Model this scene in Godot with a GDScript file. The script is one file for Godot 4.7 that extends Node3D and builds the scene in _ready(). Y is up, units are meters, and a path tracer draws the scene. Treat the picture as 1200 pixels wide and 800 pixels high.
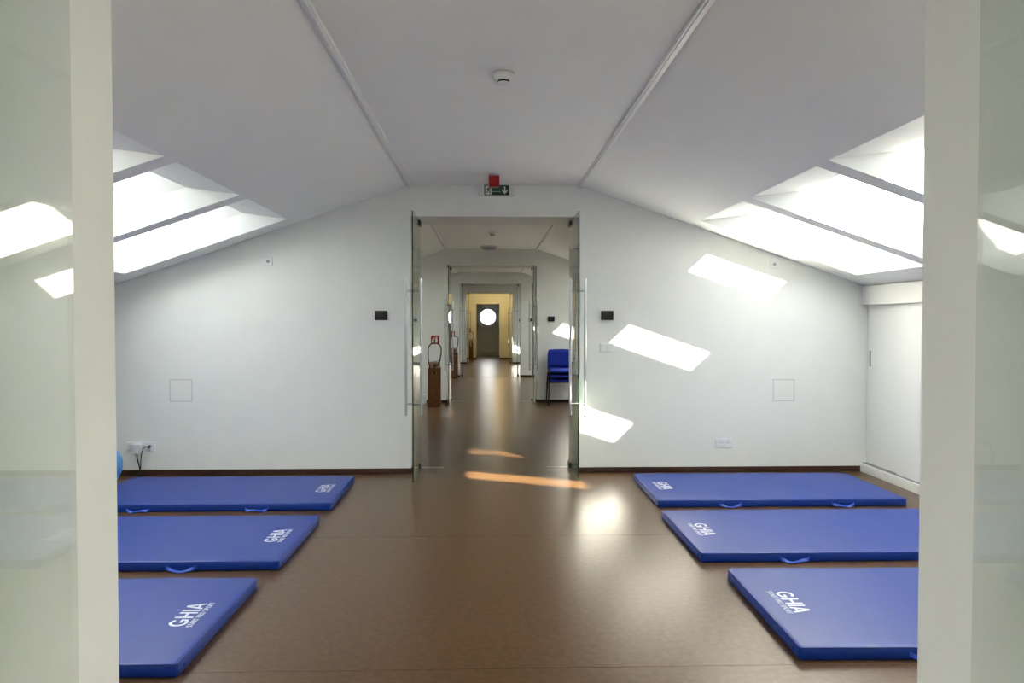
extends Node3D
# An attic suite of rooms in a row, seen through a glass-door opening; daylight and a low sun enter by roof windows.

# ---- measures of the building (metres; the camera stands at x 0, z 0, looking towards -z)
const XL := -0.756          # left jamb of every doorway, left end of the flat ceiling
const XR := 0.918           # right jamb
const HC := 2.84            # flat ceiling
const HD := 2.535           # doorway
const SL := 0.342           # fall of the sloping ceiling
const PERIOD := 6.87        # from one cross wall to the next
const ROOM := 6.19
const WALL := 0.68
const U0 := 1.112           # roof window, opening in the ceiling, measured from the fold of the ceiling
const U1 := 2.608
const G0 := 1.850           # the same for the glass
const G1 := 2.650
const HF := 0.18            # height of the foot of the window frame above the ceiling face
const HG := 0.50            # the same for the glass
const WHITE := Color(1, 1, 1)

var M := {}
var names := {}
var window_count := 0
var rng := RandomNumberGenerator.new()

# =====================================================================  _ready
func _ready() -> void:
	rng.seed = 20417
	setup_camera()
	setup_light()
	make_materials()
	build_shell()
	build_doors()
	build_cabinets()
	build_mats()
	build_wall_things()
	build_ceiling_things()
	build_room_beyond()
	build_end()

func setup_camera() -> void:
	var cam := Camera3D.new()
	cam.name = "camera"
	cam.position = Vector3(0, 1.5, 0)
	cam.rotation_degrees = Vector3(-1.416, -1.786, 0)
	cam.keep_aspect = Camera3D.KEEP_HEIGHT
	cam.fov = rad_to_deg(2.0 * atan(400.0 / 930.0))
	cam.near = 0.05
	cam.far = 200.0
	add_child(cam)
	cam.current = true

func setup_light() -> void:
	var sky_mat := ProceduralSkyMaterial.new()
	sky_mat.sky_top_color = Color(0.82, 0.84, 0.855)
	sky_mat.sky_horizon_color = Color(0.955, 0.955, 0.945)
	sky_mat.sky_curve = 0.25
	sky_mat.sky_energy_multiplier = 1.0
	sky_mat.ground_bottom_color = Color(0.42, 0.41, 0.38)
	sky_mat.ground_horizon_color = Color(0.62, 0.62, 0.60)
	sky_mat.sun_angle_max = 6.0
	var sky := Sky.new()
	sky.sky_material = sky_mat
	var env := Environment.new()
	env.background_mode = Environment.BG_SKY
	env.sky = sky
	env.background_energy_multiplier = 2.6
	env.tonemap_mode = Environment.TONE_MAPPER_LINEAR
	env.tonemap_exposure = 6.25
	env.sdfgi_enabled = true
	env.ssao_enabled = true
	env.ssil_enabled = true
	var we := WorldEnvironment.new()
	we.name = "sky"
	we.environment = env
	add_child(we)
	var sun := DirectionalLight3D.new()
	sun.name = "sun"
	sun.light_color = Color(1.0, 0.965, 0.90)
	sun.light_energy = 4.8
	sun.light_angular_distance = 0.53
	sun.shadow_enabled = true
	add_child(sun)
	sun.look_at_from_position(Vector3.ZERO, Vector3(-0.548, -0.501, -1.0), Vector3.UP)

# =====================================================================  materials
func mat(key: String, c: Color, rough := 0.6, metal := 0.0, spec := 0.5) -> StandardMaterial3D:
	var m := StandardMaterial3D.new()
	m.resource_name = key
	m.albedo_color = c
	m.roughness = rough
	m.metallic = metal
	m.metallic_specular = spec
	M[key] = m
	return m

func noise_tex(freq: float, seed_: int, ramp: Array, octaves := 4, size := 512, kind := FastNoiseLite.TYPE_SIMPLEX_SMOOTH) -> NoiseTexture2D:
	var n := FastNoiseLite.new()
	n.noise_type = kind
	n.frequency = freq
	n.seed = seed_
	n.fractal_octaves = octaves
	var t := NoiseTexture2D.new()
	t.width = size
	t.height = size
	t.seamless = true
	t.noise = n
	if ramp.size() > 0:
		var g := Gradient.new()
		var off := PackedFloat32Array()
		var col := PackedColorArray()
		for e in ramp:
			off.append(e[0])
			col.append(e[1])
		g.offsets = off
		g.colors = col
		t.color_ramp = g
	return t

func bump_tex(freq: float, seed_: int, strength: float, octaves := 3, size := 512) -> NoiseTexture2D:
	var t := noise_tex(freq, seed_, [], octaves, size)
	t.as_normal_map = true
	t.bump_strength = strength
	return t

func triplanar(m: StandardMaterial3D, scale: float) -> void:
	m.uv1_triplanar = true
	m.uv1_world_triplanar = true
	m.uv1_scale = Vector3.ONE * scale

func make_materials() -> void:
	# painted plaster: the roller's fine orange-peel and barely uneven paint
	var w := mat("wall_paint", WHITE, 0.72, 0, 0.35)
	w.albedo_texture = noise_tex(0.008, 3, [[0.0, Color(0.900, 0.908, 0.890)], [1.0, Color(0.914, 0.921, 0.904)]], 4)
	w.normal_enabled = true
	w.normal_texture = bump_tex(0.09, 8, 1.2)
	w.normal_scale = 0.12
	triplanar(w, 0.6)
	var c := mat("ceiling_paint", WHITE, 0.85, 0, 0.2)
	c.albedo_texture = noise_tex(0.008, 5, [[0.0, Color(0.944, 0.955, 0.940)], [1.0, Color(0.954, 0.964, 0.950)]], 4)
	triplanar(c, 0.5)
	# brown mottled sheet flooring
	var f := mat("sheet_flooring", WHITE, 0.34, 0, 0.40)
	f.albedo_texture = noise_tex(0.035, 11, [[0.0, Color(0.275, 0.192, 0.108)], [0.35, Color(0.320, 0.230, 0.138)], [0.6, Color(0.345, 0.252, 0.154)], [1.0, Color(0.390, 0.294, 0.188)]], 5, 1024)
	triplanar(f, 0.55)
	f.roughness = 0.285
	mat("floor_joint", Color(0.20, 0.14, 0.10), 0.7)
	var b := mat("baseboard_brown", WHITE, 0.4)
	b.albedo_texture = noise_tex(0.03, 31, [[0.0, Color(0.20, 0.125, 0.085)], [1.0, Color(0.27, 0.17, 0.115)]])
	triplanar(b, 1.0)
	mat("white_lacquer", Color(0.90, 0.905, 0.89), 0.38)
	mat("white_plastic", Color(0.90, 0.905, 0.91), 0.35)
	mat("white_metal", Color(0.86, 0.865, 0.865), 0.4)
	mat("pin_grey", Color(0.42, 0.42, 0.43), 0.6)
	mat("connector_grey", Color(0.66, 0.67, 0.68), 0.5)
	mat("hatch_frame", Color(0.74, 0.75, 0.75), 0.5)
	mat("grey_plastic", Color(0.50, 0.51, 0.52), 0.5)
	mat("black_plastic", Color(0.035, 0.037, 0.038), 0.4)
	mat("black_slot", Color(0.012, 0.012, 0.013), 0.8)
	mat("panel_grey", Color(0.12, 0.125, 0.125), 0.3)
	mat("steel", Color(0.72, 0.73, 0.74), 0.28, 1.0)
	mat("dark_steel", Color(0.33, 0.34, 0.34), 0.35, 1.0)
	mat("red_plastic", Color(0.62, 0.015, 0.02), 0.25)
	mat("red_paint", Color(0.60, 0.03, 0.03), 0.3)
	mat("sign_red", Color(0.60, 0.05, 0.05), 0.5)
	mat("sign_green", Color(0.0, 0.26, 0.17), 0.4)
	mat("sign_white", Color(0.88, 0.89, 0.87), 0.5)
	mat("print_white", Color(0.87, 0.88, 0.92), 0.5)
	mat("chair_frame", Color(0.02, 0.02, 0.022), 0.35)
	mat("ball_rubber", Color(0.32, 0.62, 0.86), 0.35)
	var v := mat("blue_vinyl", WHITE, 0.38, 0, 0.40)
	v.albedo_texture = noise_tex(0.01, 41, [[0.0, Color(0.048, 0.190, 0.510)], [1.0, Color(0.062, 0.210, 0.550)]], 4)
	v.normal_enabled = true
	v.normal_texture = bump_tex(0.12, 43, 2.0)
	v.normal_scale = 0.18
	triplanar(v, 1.6)
	mat("blue_piping", Color(0.055, 0.195, 0.525), 0.45)
	mat("blue_webbing", Color(0.07, 0.27, 0.70), 0.5)
	var cl := mat("blue_fabric", WHITE, 0.85)
	cl.albedo_texture = noise_tex(0.2, 47, [[0.0, Color(0.035, 0.155, 0.56)], [1.0, Color(0.055, 0.195, 0.66)]], 3, 256)
	triplanar(cl, 4.0)
	var wd := mat("box_wood", WHITE, 0.5)
	wd.albedo_texture = noise_tex(0.02, 53, [[0.0, Color(0.33, 0.19, 0.065)], [0.5, Color(0.40, 0.24, 0.085)], [1.0, Color(0.46, 0.285, 0.115)]], 4)
	triplanar(wd, 1.3)
	mat("pale_wood", Color(0.66, 0.52, 0.42), 0.55)
	var g := mat("door_glass", Color(0.50, 0.66, 0.53, 0.13), 0.0, 0, 0.5)
	g.transparency = BaseMaterial3D.TRANSPARENCY_ALPHA
	mat("glass_rim", Color(0.06, 0.15, 0.11), 0.12)
	var p := mat("roof_glass", Color(0.9, 0.95, 0.95, 0.04), 0.0, 0, 0.5)
	p.transparency = BaseMaterial3D.TRANSPARENCY_ALPHA
	var wdm := mat("warm_diffuser", Color(0.85, 0.80, 0.70), 0.5)
	wdm.emission_enabled = true
	wdm.emission = Color(1.0, 0.86, 0.58)
	wdm.emission_energy_multiplier = 0.2
	mat("lamp_diffuser", Color(0.60, 0.58, 0.68), 0.4)

# =====================================================================  mesh helpers
func new_st() -> SurfaceTool:
	var st := SurfaceTool.new()
	st.begin(Mesh.PRIMITIVE_TRIANGLES)
	return st

func face(st: SurfaceTool, pts: Array, c: Vector3) -> void:
	# a flat convex face whose outside looks away from c; front faces run clockwise
	var n: Vector3 = Vector3.ZERO
	var mid := Vector3.ZERO
	for i in pts.size():
		mid += pts[i] / float(pts.size())
	for i in range(1, pts.size() - 1):
		n += (pts[i] - pts[0]).cross(pts[i + 1] - pts[0])
	n = n.normalized()
	var p := pts.duplicate()
	if n.dot(mid - c) > 0.0:
		p.reverse()
	else:
		n = -n
	for i in range(1, p.size() - 1):
		for k in [0, i, i + 1]:
			st.set_normal(n)
			st.add_vertex(p[k])

func hexa(st: SurfaceTool, a: Array, b: Array) -> void:
	var c := Vector3.ZERO
	for q in a + b:
		c += q / 8.0
	face(st, a, c)
	face(st, b, c)
	for i in 4:
		var j := (i + 1) % 4
		face(st, [a[i], a[j], b[j], b[i]], c)

func box(st: SurfaceTool, lo: Vector3, hi: Vector3) -> void:
	var a := [Vector3(lo.x, lo.y, lo.z), Vector3(hi.x, lo.y, lo.z), Vector3(hi.x, lo.y, hi.z), Vector3(lo.x, lo.y, hi.z)]
	var b := []
	for q in a:
		b.append(Vector3(q.x, hi.y, q.z))
	hexa(st, a, b)

func cbox(st: SurfaceTool, lo: Vector3, hi: Vector3, bev: float) -> void:
	# a box with chamfered edges
	var c := (lo + hi) * 0.5
	var h := (hi - lo) * 0.5
	var e := minf(bev, minf(h.x, minf(h.y, h.z)) * 0.95)
	var P := func(sx, sy, sz, ax): 
		var v := Vector3(sx * (h.x - (0.0 if ax == 0 else e)), sy * (h.y - (0.0 if ax == 1 else e)), sz * (h.z - (0.0 if ax == 2 else e)))
		return c + v
	for s in [-1, 1]:
		face(st, [P.call(s, -1, -1, 0), P.call(s, 1, -1, 0), P.call(s, 1, 1, 0), P.call(s, -1, 1, 0)], c)
		face(st, [P.call(-1, s, -1, 1), P.call(1, s, -1, 1), P.call(1, s, 1, 1), P.call(-1, s, 1, 1)], c)
		face(st, [P.call(-1, -1, s, 2), P.call(1, -1, s, 2), P.call(1, 1, s, 2), P.call(-1, 1, s, 2)], c)
		for t in [-1, 1]:
			face(st, [P.call(s, t, -1, 0), P.call(s, t, 1, 0), P.call(s, t, 1, 1), P.call(s, t, -1, 1)], c)
			face(st, [P.call(s, -1, t, 0), P.call(s, 1, t, 0), P.call(s, 1, t, 2), P.call(s, -1, t, 2)], c)
			face(st, [P.call(-1, s, t, 1), P.call(1, s, t, 1), P.call(1, s, t, 2), P.call(-1, s, t, 2)], c)
			for r in [-1, 1]:
				face(st, [P.call(s, t, r, 0), P.call(s, t, r, 1), P.call(s, t, r, 2)], c)

func tri(st: SurfaceTool, a: Vector3, na: Vector3, b: Vector3, nb: Vector3, c: Vector3, nc: Vector3) -> void:
	var n := (b - a).cross(c - a)
	if n.length_squared() < 1e-16:
		return
	if n.dot(na + nb + nc) > 0.0:
		var t := b; b = c; c = t
		var tn := nb; nb = nc; nc = tn
	st.set_normal(na); st.add_vertex(a)
	st.set_normal(nb); st.add_vertex(b)
	st.set_normal(nc); st.add_vertex(c)

func tube(st: SurfaceTool, pts: Array, r: float, seg := 10, caps := true, closed := false, flat := Vector2.ONE) -> void:
	var n := pts.size()
	var rings := []
	var up := Vector3.ZERO
	for i in n:
		var d: Vector3
		if closed:
			d = (pts[(i + 1) % n] - pts[(i + n - 1) % n]).normalized()
		else:
			d = (pts[mini(i + 1, n - 1)] - pts[maxi(i - 1, 0)]).normalized()
		if up == Vector3.ZERO:
			up = Vector3.UP if absf(d.y) < 0.9 else Vector3.RIGHT
		var side := d.cross(up).normalized()
		up = side.cross(d).normalized()
		var ring := []
		for k in seg:
			var a := TAU * k / seg
			var nn := side * cos(a) + up * sin(a)
			ring.append([pts[i] + side * cos(a) * r * flat.x + up * sin(a) * r * flat.y, nn])
		rings.append(ring)
	for i in (n if closed else n - 1):
		var A: Array = rings[i]
		var B: Array = rings[(i + 1) % n]
		for k in seg:
			var l := (k + 1) % seg
			tri(st, A[k][0], A[k][1], A[l][0], A[l][1], B[k][0], B[k][1])
			tri(st, A[l][0], A[l][1], B[l][0], B[l][1], B[k][0], B[k][1])
	if caps and not closed:
		for e in [0, n - 1]:
			var ps := []
			for q in rings[e]:
				ps.append(q[0])
			face(st, ps, pts[1] if e == 0 else pts[n - 2])

func lathe(st: SurfaceTool, prof: Array, seg := 24, at := Vector3.ZERO, basis := Basis.IDENTITY) -> void:
	# prof: Vector2(radius, height) from one end to the other, turned about y
	var n := prof.size()
	var nor := []
	for i in n:
		var d: Vector2 = prof[mini(i + 1, n - 1)] - prof[maxi(i - 1, 0)]
		nor.append(Vector2(d.y, -d.x).normalized())
	for i in n - 1:
		for k in seg:
			var q := []
			for e in [[i, k], [i, k + 1], [i + 1, k + 1], [i + 1, k]]:
				var a: float = TAU * e[1] / seg
				var p: Vector2 = prof[e[0]]
				var m: Vector2 = nor[e[0]]
				q.append(at + basis * Vector3(p.x * cos(a), p.y, p.x * sin(a)))
				q.append(basis * Vector3(m.x * cos(a), m.y, m.x * sin(a)))
			tri(st, q[0], q[1], q[2], q[3], q[4], q[5])
			tri(st, q[0], q[1], q[4], q[5], q[6], q[7])

func poly(st: SurfaceTool, outline: Array, basis: Transform3D, depth: float) -> void:
	# an outline in the xy plane made into a plate of the given depth towards +z
	var pv := PackedVector2Array()
	for q in outline:
		pv.append(q)
	var idx := Geometry2D.triangulate_polygon(pv)
	for side in [0, 1]:
		for i in range(0, idx.size(), 3):
			var t := []
			for k in 3:
				var q: Vector2 = pv[idx[i + k]]
				t.append(basis * Vector3(q.x, q.y, depth * side))
			var nn := basis.basis.z * (1.0 if side == 1 else -1.0)
			tri(st, t[0], nn, t[1], nn, t[2], nn)
	for i in pv.size():
		var a := pv[i]
		var b := pv[(i + 1) % pv.size()]
		var e := (b - a).normalized()
		var nn := basis.basis * Vector3(e.y, -e.x, 0)
		if Geometry2D.is_polygon_clockwise(pv):
			nn = -nn
		var p := [basis * Vector3(a.x, a.y, 0), basis * Vector3(b.x, b.y, 0), basis * Vector3(b.x, b.y, depth), basis * Vector3(a.x, a.y, depth)]
		tri(st, p[0], nn, p[1], nn, p[2], nn)
		tri(st, p[0], nn, p[2], nn, p[3], nn)

# =====================================================================  scene helpers
func numbered(called: String) -> String:
	if not names.has(called):
		names[called] = 0
		return called
	names[called] += 1
	return "%s_%03d" % [called, names[called]]

func obj(called: String, st: SurfaceTool, m: String, parent: Node = null, at := Vector3.ZERO) -> MeshInstance3D:
	var o := MeshInstance3D.new()
	o.name = numbered(called) if parent == null else called
	o.mesh = st.commit()
	o.material_override = M[m]
	o.position = at
	(self if parent == null else parent).add_child(o, true)
	return o

func share(called: String, mesh: Mesh, m: String, parent: Node, at := Vector3.ZERO) -> MeshInstance3D:
	var o := MeshInstance3D.new()
	o.name = called
	o.mesh = mesh
	o.material_override = M[m]
	o.position = at
	parent.add_child(o, true)
	return o

func tag(o: Node, label: String, category: String, group := "", kind := "") -> Node:
	o.set_meta("label", label)
	o.set_meta("category", category)
	if group != "":
		o.set_meta("group", group)
	if kind != "":
		o.set_meta("kind", kind)
	return o

func thing(called: String, label: String, category: String, at := Vector3.ZERO, group := "", kind := "") -> Node3D:
	var o := Node3D.new()
	o.name = numbered(called)
	o.position = at
	add_child(o, true)
	tag(o, label, category, group, kind)
	return o

func cbox_obj(called: String, lo: Vector3, hi: Vector3, bev: float, m: String, parent: Node) -> MeshInstance3D:
	var st := new_st()
	cbox(st, lo, hi, bev)
	return obj(called, st, m, parent)

# =====================================================================  the shell
func slope(s: int, u: float, z: float, h := 0.0) -> Vector3:
	# a point of the sloping ceiling, s = 1 right, -1 left; u from the fold outwards
	return Vector3((XR if s > 0 else XL) + s * u, HC - SL * u + h, z)

func room_front(k: int) -> float:
	return -1.65 - PERIOD * (k - 1)      # the room's end nearer to the camera

# which of the four places along each slope hold a roof window: [left, right], 0 is the farthest
const WINDOWS := [[[0, 1, 2, 3], [0, 1, 2, 3]], [[0, 1, 2, 3], [0, 1, 2, 3]], [[0, 1], [0, 1]], [[0, 1], [0, 1]], [[0], [0, 2]]]
const PLACE := ["the room behind the camera", "the room with the blue mats", "the second room along", "the third room along", "the fourth room along"]

func build_shell() -> void:
	# floors: a dark bed with sheets of flooring laid on it, joints between them
	for k in 5:
		var z0 := room_front(k)
		var z1 := z0 - ROOM
		var fl := thing("floor", "brown mottled sheet floor of " + PLACE[k], "floor", Vector3.ZERO, "", "structure")
		var bed := new_st()
		box(bed, Vector3(-4.5, -0.12, z1), Vector3(4.6, -0.006, z0))
		obj("floor_bed", bed, "floor_joint", fl)
		var cuts := [z0, z0 - 1.75, z0 - 3.88, z0 - 6.01, z1]
		for i in cuts.size() - 1:
			var st := new_st()
			cbox(st, Vector3(-4.5, -0.0055, cuts[i + 1] + 0.0012), Vector3(4.6, 0.0, cuts[i] - 0.0012), 0.0008)
			obj("floor_sheet", st, "sheet_flooring", fl)
	# floor in the doorways
	for k in 5:
		var z := room_front(k) - ROOM
		var st := new_st()
		box(st, Vector3(XL - 0.02, -0.12, z - WALL), Vector3(XR + 0.02, 0.0, z))
		tag(obj("floor", st, "sheet_flooring"), "brown floor within the doorway at the end of " + PLACE[k], "floor", "", "structure")
	# cross walls with a doorway each
	for k in 5:
		var z := room_front(k) - ROOM
		cross_wall(z, z - WALL, "wall_back" if k == 1 else "wall_cross", ["white wall around the nearest glass doorway", "white back wall with the open glass doors and exit sign", "white wall behind the blue chairs in the second room", "white cross wall at the end of the third room", "white cross wall at the end of the fourth room"][k], XL - (0.006 if k == 0 else 0.0))
		for s in [-1, 1]:
			var st := new_st()
			var a := -3.70 if s < 0 else XR
			var b := XL if s < 0 else 3.80
			cbox(st, Vector3(a, 0.0, z), Vector3(b, 0.055, z + 0.012), 0.003)
			# returns into the doorway, past the corner
			if s < 0:
				cbox(st, Vector3(XL, 0.0, z - 0.25), Vector3(XL + 0.012, 0.055, z + 0.012), 0.003)
			else:
				cbox(st, Vector3(XR - 0.012, 0.0, z - 0.25), Vector3(XR, 0.055, z + 0.012), 0.003)
			tag(obj("baseboard_left" if s < 0 else "baseboard_right", st, "baseboard_brown"), "dark brown baseboard %s of the doorway, end of %s" % ["left" if s < 0 else "right", PLACE[k]], "baseboard", "", "structure")
	# the wall behind the camera
	var bk := new_st()
	wall_piece(bk, -4.36, 4.52, 0.0, 5.22, 5.42)
	tag(obj("wall_rear", bk, "wall_paint"), "white end wall behind the camera", "wall", "", "structure")
	# ceilings, knee walls, roof windows, strips along the folds
	for k in 5:
		var z0 := room_front(k)
		var z1 := z0 - ROOM
		var st := new_st()
		box(st, Vector3(XL, HC, z1), Vector3(XR, HC + 0.25, z0))
		for s in [-1, 1]:
			var zs := [z1]
			for i in WINDOWS[k][0 if s < 0 else 1]:
				var c: float = z0 - 5.235 + 1.41 * i
				zs.append(c - 0.615)
				zs.append(c + 0.615)
			zs.append(z0)
			slab(st, s, 0.0, U0, z1, z0)
			slab(st, s, U1, 3.62, z1, z0)
			for i in range(0, zs.size(), 2):
				slab(st, s, U0, U1, zs[i], zs[i + 1])
		tag(obj("ceiling", st, "ceiling_paint"), "white ceiling with sloping sides over " + PLACE[k], "ceiling", "", "structure")
		for s in [-1, 1]:
			for i in WINDOWS[k][0 if s < 0 else 1]:
				window_count += 1
				roof_window(window_count, s, z0 - 5.235 + 1.41 * i, k, i)
			var t := new_st()
			var x := XR if s > 0 else XL
			cbox(t, Vector3(x - 0.023, HC - 0.018, z1), Vector3(x + 0.023, HC + 0.012, z0), 0.004)
			cbox(t, Vector3(x - 0.010, HC - 0.023, z1), Vector3(x + 0.010, HC, z0), 0.003)
			tag(obj("trim_%d" % (k * 2 + (1 if s < 0 else 2)), t, "white_metal"), "long white strip along the %s ceiling fold of %s" % ["left" if s < 0 else "right", PLACE[k]], "trim", "", "structure")
			var kw := new_st()
			var xa := 4.38 if k == 1 else 3.78
			if s > 0:
				box(kw, Vector3(xa, 0, z1), Vector3(4.6, 1.92, z0))
			else:
				box(kw, Vector3(-4.5, 0, z1), Vector3(-xa + 0.1, 1.92, z0))
			tag(obj("wall_left" if s < 0 else "wall_right", kw, "wall_paint"), "low white side wall on the %s of %s" % ["left" if s < 0 else "right", PLACE[k]], "wall", "", "structure")

func slab(st: SurfaceTool, s: int, u0: float, u1: float, za: float, zb: float) -> void:
	var a := [slope(s, u0, za), slope(s, u1, za), slope(s, u1, zb), slope(s, u0, zb)]
	var b := []
	for q in a:
		b.append(q + Vector3(0, 0.25, 0))
	hexa(st, a, b)

func ceil_y(x: float) -> float:
	if x > XR:
		return HC - SL * (x - XR)
	if x < XL:
		return HC - SL * (XL - x)
	return HC

func wall_piece(st: SurfaceTool, x0: float, x1: float, y0: float, za: float, zb: float) -> void:
	# upright wall whose head follows the ceiling
	var xs := [x0]
	for x in [XL, XR]:
		if x > x0 + 0.001 and x < x1 - 0.001:
			xs.append(x)
	xs.append(x1)
	for i in xs.size() - 1:
		var a: float = xs[i]
		var b: float = xs[i + 1]
		var e := 0.12
		hexa(st, [Vector3(a, y0, za), Vector3(b, y0, za), Vector3(b, ceil_y(b) + e, za), Vector3(a, ceil_y(a) + e, za)],
			[Vector3(a, y0, zb), Vector3(b, y0, zb), Vector3(b, ceil_y(b) + e, zb), Vector3(a, ceil_y(a) + e, zb)])

func cross_wall(za: float, zb: float, called: String, label: String, left: float) -> void:
	var st := new_st()
	wall_piece(st, -4.36, left, 0.0, zb, za)
	wall_piece(st, XR, 4.52, 0.0, zb, za)
	wall_piece(st, left, XR, HD, zb, za)
	tag(obj(called, st, "wall_paint"), label, "wall", "", "structure")

func roof_window(n: int, s: int, c: float, room: int, i: int) -> void:
	var where: String = ["farthest", "second farthest", "second nearest", "nearest"][i]
	var t := thing("window_%d" % n, "%s roof window in the %s slope of %s" % [where, "left" if s < 0 else "right", PLACE[room]], "window", Vector3.ZERO, "", "structure")
	# three outlines going up: the ceiling opening, the foot of the window frame, the glass
	var rects := [[U0, U1, 0.615, 0.001], [1.50, 2.625, 0.57, HF], [G0, G1, 0.45, HG]]
	for stage in 2:
		var A: Array = rects[stage]
		var B: Array = rects[stage + 1]
		var lo := [[A[0], c - A[2]], [A[1], c - A[2]], [A[1], c + A[2]], [A[0], c + A[2]]]
		var hi := [[B[0], c - B[2]], [B[1], c - B[2]], [B[1], c + B[2]], [B[0], c + B[2]]]
		var mid := slope(s, (A[0] + A[1]) * 0.5, c, (A[3] + B[3]) * 0.5)
		var fr := new_st()
		for j in 4:
			var k := (j + 1) % 4
			var q := [slope(s, lo[j][0], lo[j][1], A[3]), slope(s, lo[k][0], lo[k][1], A[3]), slope(s, hi[k][0], hi[k][1], B[3]), slope(s, hi[j][0], hi[j][1], B[3])]
			var nn: Vector3 = (q[1] - q[0]).cross(q[3] - q[0]).normalized()
			if nn.dot(q[0] - mid) < 0.0:
				nn = -nn
			var r := []
			for p in q:
				r.append(p + nn * (0.02 if stage == 0 else 0.05))
			if stage == 0:
				var st := new_st()
				hexa(st, q, r)
				obj("lining_board", st, "ceiling_paint", t)
			else:
				hexa(fr, q, r)
		if stage == 1:
			obj("window_frame", fr, "white_lacquer", t)
	var gl := new_st()
	var a := [slope(s, G0 - 0.02, c - 0.465, HG - 0.02), slope(s, G1 + 0.002, c - 0.465, HG - 0.02), slope(s, G1 + 0.002, c + 0.465, HG - 0.02), slope(s, G0 - 0.02, c + 0.465, HG - 0.02)]
	var g2 := []
	for p in a:
		g2.append(p + Vector3(0, 0.012, 0))
	hexa(gl, a, g2)
	obj("pane", gl, "roof_glass", t)

# =====================================================================  glass doors
# how far each leaf stands open past (or short of) the right angle, in degrees: [left, right]
const SWING := [[0.0, 0.0], [0.0, 0.0], [0.0, -1.5], [-2.5, -4.0], [-3.5, -3.5]]

func build_doors() -> void:
	var where := ["in the foreground", "of the back wall doorway", "of the second doorway along", "of the third doorway along", "of the fourth doorway along"]
	# meshes shared by all the leaves; local: pivot at x 0, z 0, the leaf runs towards +z
	var w := 0.843
	var glass := new_st()
	box(glass, Vector3(-0.005, 0.008, -0.062), Vector3(0.005, 2.525, w - 0.065))
	var g_mesh := glass.commit()
	var rim := new_st()
	box(rim, Vector3(-0.0052, 0.008, w - 0.065), Vector3(0.0052, 2.525, w - 0.062))
	box(rim, Vector3(-0.0052, 2.525, -0.065), Vector3(0.0052, 2.527, w - 0.062))
	var r_mesh := rim.commit()
	var fit := new_st()
	cbox(fit, Vector3(-0.016, 0.006, -0.064), Vector3(0.016, 0.058, 0.10), 0.003)
	var fit_mesh := fit.commit()
	var fit2 := new_st()
	cbox(fit2, Vector3(-0.016, 2.475, -0.064), Vector3(0.016, 2.529, 0.10), 0.003)
	var fit2_mesh := fit2.commit()
	var piv := new_st()
	lathe(piv, [Vector2(0, 0), Vector2(0.014, 0), Vector2(0.014, 0.02), Vector2(0, 0.02)], 12)
	var piv_mesh := piv.commit()
	var bar := new_st()
	tube(bar, [Vector3(0, 0.62, 0), Vector3(0, 1.26, 0), Vector3(0, 1.905, 0)], 0.0125, 12)
	var bar_mesh := bar.commit()
	var so := new_st()
	tube(so, [Vector3(-0.07, 0, 0), Vector3(0, 0, 0), Vector3(0.07, 0, 0)], 0.008, 10)
	tube(so, [Vector3(-0.012, 0, 0), Vector3(0, 0, 0), Vector3(0.012, 0, 0)], 0.016, 12)
	var so_mesh := so.commit()
	var plate := new_st()
	cbox(plate, Vector3(-0.06, -0.001, -0.028), Vector3(0.24, 0.0025, 0.028), 0.001)
	var plate_mesh := plate.commit()
	var n := 0
	for k in 5:
		var z := room_front(k) - ROOM - 0.32
		for s in [-1, 1]:
			n += 1
			var x := (XL + 0.065 - (0.006 if k == 0 else 0.0)) if s < 0 else (XR - 0.065)
			var t := thing("door_%d" % n, "%s clear glass door leaf standing open, %s" % ["left" if s < 0 else "right", where[k]], "door", Vector3(x, 0, z), "", "structure")
			t.rotation.y = s * deg_to_rad(SWING[k][0 if s < 0 else 1])
			share("glass_pane", g_mesh, "door_glass", t)
			share("glass_edge", r_mesh, "glass_rim", t)
			share("patch_fitting", fit_mesh, "dark_steel", t)
			share("patch_fitting", fit2_mesh, "dark_steel", t)
			share("pivot", piv_mesh, "steel", t, Vector3(0, HD - 0.015, 0))
			for e in [-1, 1]:
				var h := share("pull_handle", bar_mesh, "steel", t, Vector3(e * 0.07, 0, w - 0.135))
				h.set_meta("label", "long upright steel pull bar")
			for y in [0.73, 1.79]:
				share("standoff", so_mesh, "steel", t, Vector3(0, y, w - 0.135))
			var fp := share("floor_plate", plate_mesh, "steel", t)
			if s > 0:
				fp.rotation.y = PI
	for k in [3, 4]:
		var z := room_front(k) - ROOM
		var st := new_st()
		cbox(st, Vector3(XL, -0.001, z - 0.06), Vector3(XR, 0.004, z), 0.002)
		tag(obj("trim_%d" % (20 + k), st, "steel"), "thin bright metal strip across the floor at the %s doorway" % ["third", "fourth"][k - 3], "threshold", "", "structure")

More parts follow.
